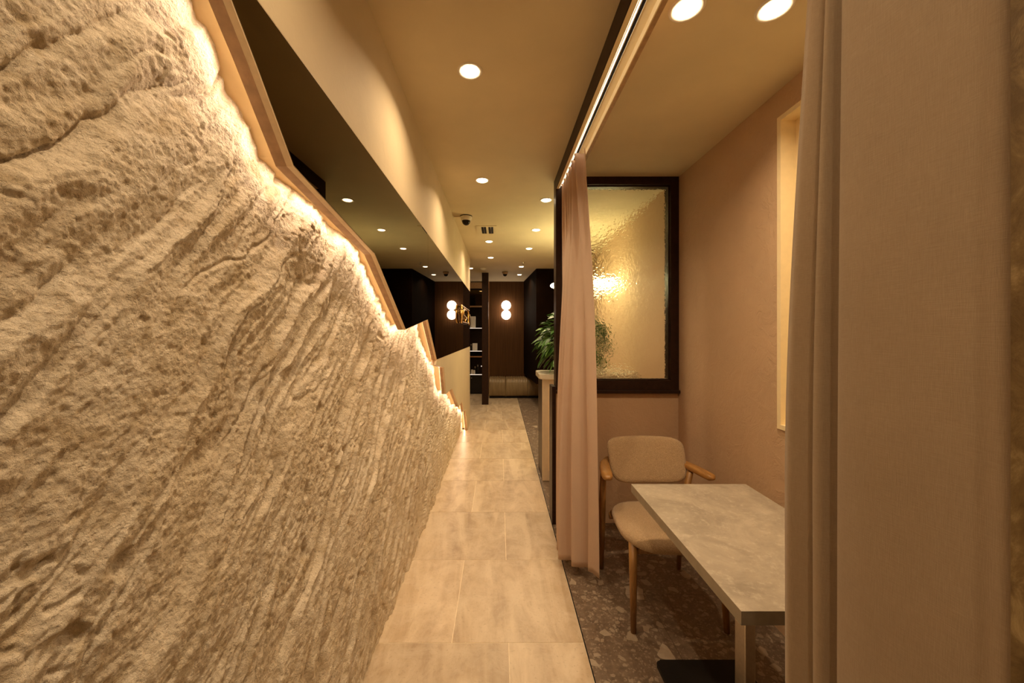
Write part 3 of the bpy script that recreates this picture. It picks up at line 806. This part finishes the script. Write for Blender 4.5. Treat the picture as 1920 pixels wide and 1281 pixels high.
# ------------------------------------------------------------------ curtains
def sheet(path_top, path_bot, z_top, z_bot, nz=70, ease=.8, wig=0.0, hem=None, kf=None):
    """a draped sheet between two (x, y) paths of equal length"""
    bm = bmesh.new(); grid = []; n = len(path_top)
    for j in range(nz+1):
        t = j/nz; k = kf(t) if kf else t**ease
        row = []
        for i in range(n):
            a, b = path_top[i], path_bot[i]
            x = a[0]*(1-k)+b[0]*k; y = a[1]*(1-k)+b[1]*k
            x += wig*math.sin(i*.13+t*5.1)*math.sin(PI*t); y += wig*.5*math.sin(i*.21+t*3.7)*math.sin(PI*t)
            zb = z_bot+(hem(i/(n-1)) if hem else 0)
            row.append(bm.verts.new((x, y, z_top*(1-t)+zb*t)))
        grid.append(row)
    for a, b in zip(grid, grid[1:]):
        for i in range(n-1): bm.faces.new((a[i], a[i+1], b[i+1], b[i]))
    return bm
def smooth_path(ctrl, m):
    """Catmull-Rom through control points"""
    P = [Vector(c) for c in ctrl]; P = [P[0]*2-P[1]]+P+[P[-1]*2-P[-2]]; out = []
    seg = len(P)-3
    for s_ in range(m+1):
        u = s_/m*seg; i = min(int(u), seg-1); t = u-i
        a, b, c, d = P[i:i+4]
        out.append(tuple(.5*((2*b)+(c-a)*t+(2*a-5*b+4*c-d)*t*t+(3*b-a-3*c+d)*t*t*t)))
    return out
def curtain(name, label, top, bot, m, mat, zt, zb, **kw):
    t = thing(name, label, 'curtain', (top[0][0], top[0][1], 0), 'linen curtains hanging from the ceiling track')
    bm = sheet(smooth_path(top, m), smooth_path(bot, m), zt, zb, **kw)
    o = finish('fabric', bm, M[mat], t, True)
    md = o.modifiers.new('thickness', 'SOLIDIFY'); md.thickness = .0016; md.offset = 0
    return t
# far curtain: from y 2.08 (near) to 2.62
nf = 6; top = []; bot = []
for i in range(2*nf+1):
    y = 2.075+(2.60-2.075)*i/(2*nf)
    top.append((.468+(.030 if i % 2 else -.030), y+(.02 if i % 2 else -.02)))
top[0] = (.478, 2.07)
bot = [(.545, 2.00), (.495, 2.045), (.520, 2.085), (.415, 2.10), (.445, 2.16), (.350, 2.18), (.435, 2.24), (.357, 2.28), (.46, 2.34), (.37, 2.38), (.47, 2.45), (.39, 2.51), (.46, 2.59)]
c1 = curtain('curtain', 'gathered pinkish linen curtain in front of the hammered glass screen', top, bot, 220, 'curtain2', 2.437, .055, wig=.006, kf=lambda t: 1-(1-t)**2.0,
        hem=lambda f: .02*max(0, 1-f*6)-.02*max(0, 1-f*22)+.006*math.sin(f*9))
# near curtain: from y .335 to .63
top = [(.50, .338), (.472, .339), (.464, .36), (.462, .42), (.463, .47), (.467, .494), (.485, .502), (.505, .505), (.495, .511), (.481, .518), (.480, .524), (.500, .528), (.505, .530), (.487, .534), (.480, .538), (.478, .545)]
bot = [(.50, .338), (.474, .339), (.470, .36), (.466, .42), (.463, .475), (.467, .507), (.482, .518), (.505, .523), (.498, .533), (.480, .546), (.478, .560), (.498, .567), (.508, .573), (.488, .584), (.475, .602), (.490, .628)]
curtain('curtain', 'wide beige linen curtain close to the camera at the right', top, bot, 260, 'curtain', 2.458, .03, wig=.002, hem=lambda f: .004*math.sin(f*20),
        kf=lambda t: (lambda u: u*u*(3-2*u))(min(1, t/.55)) if t < .55 else 1)
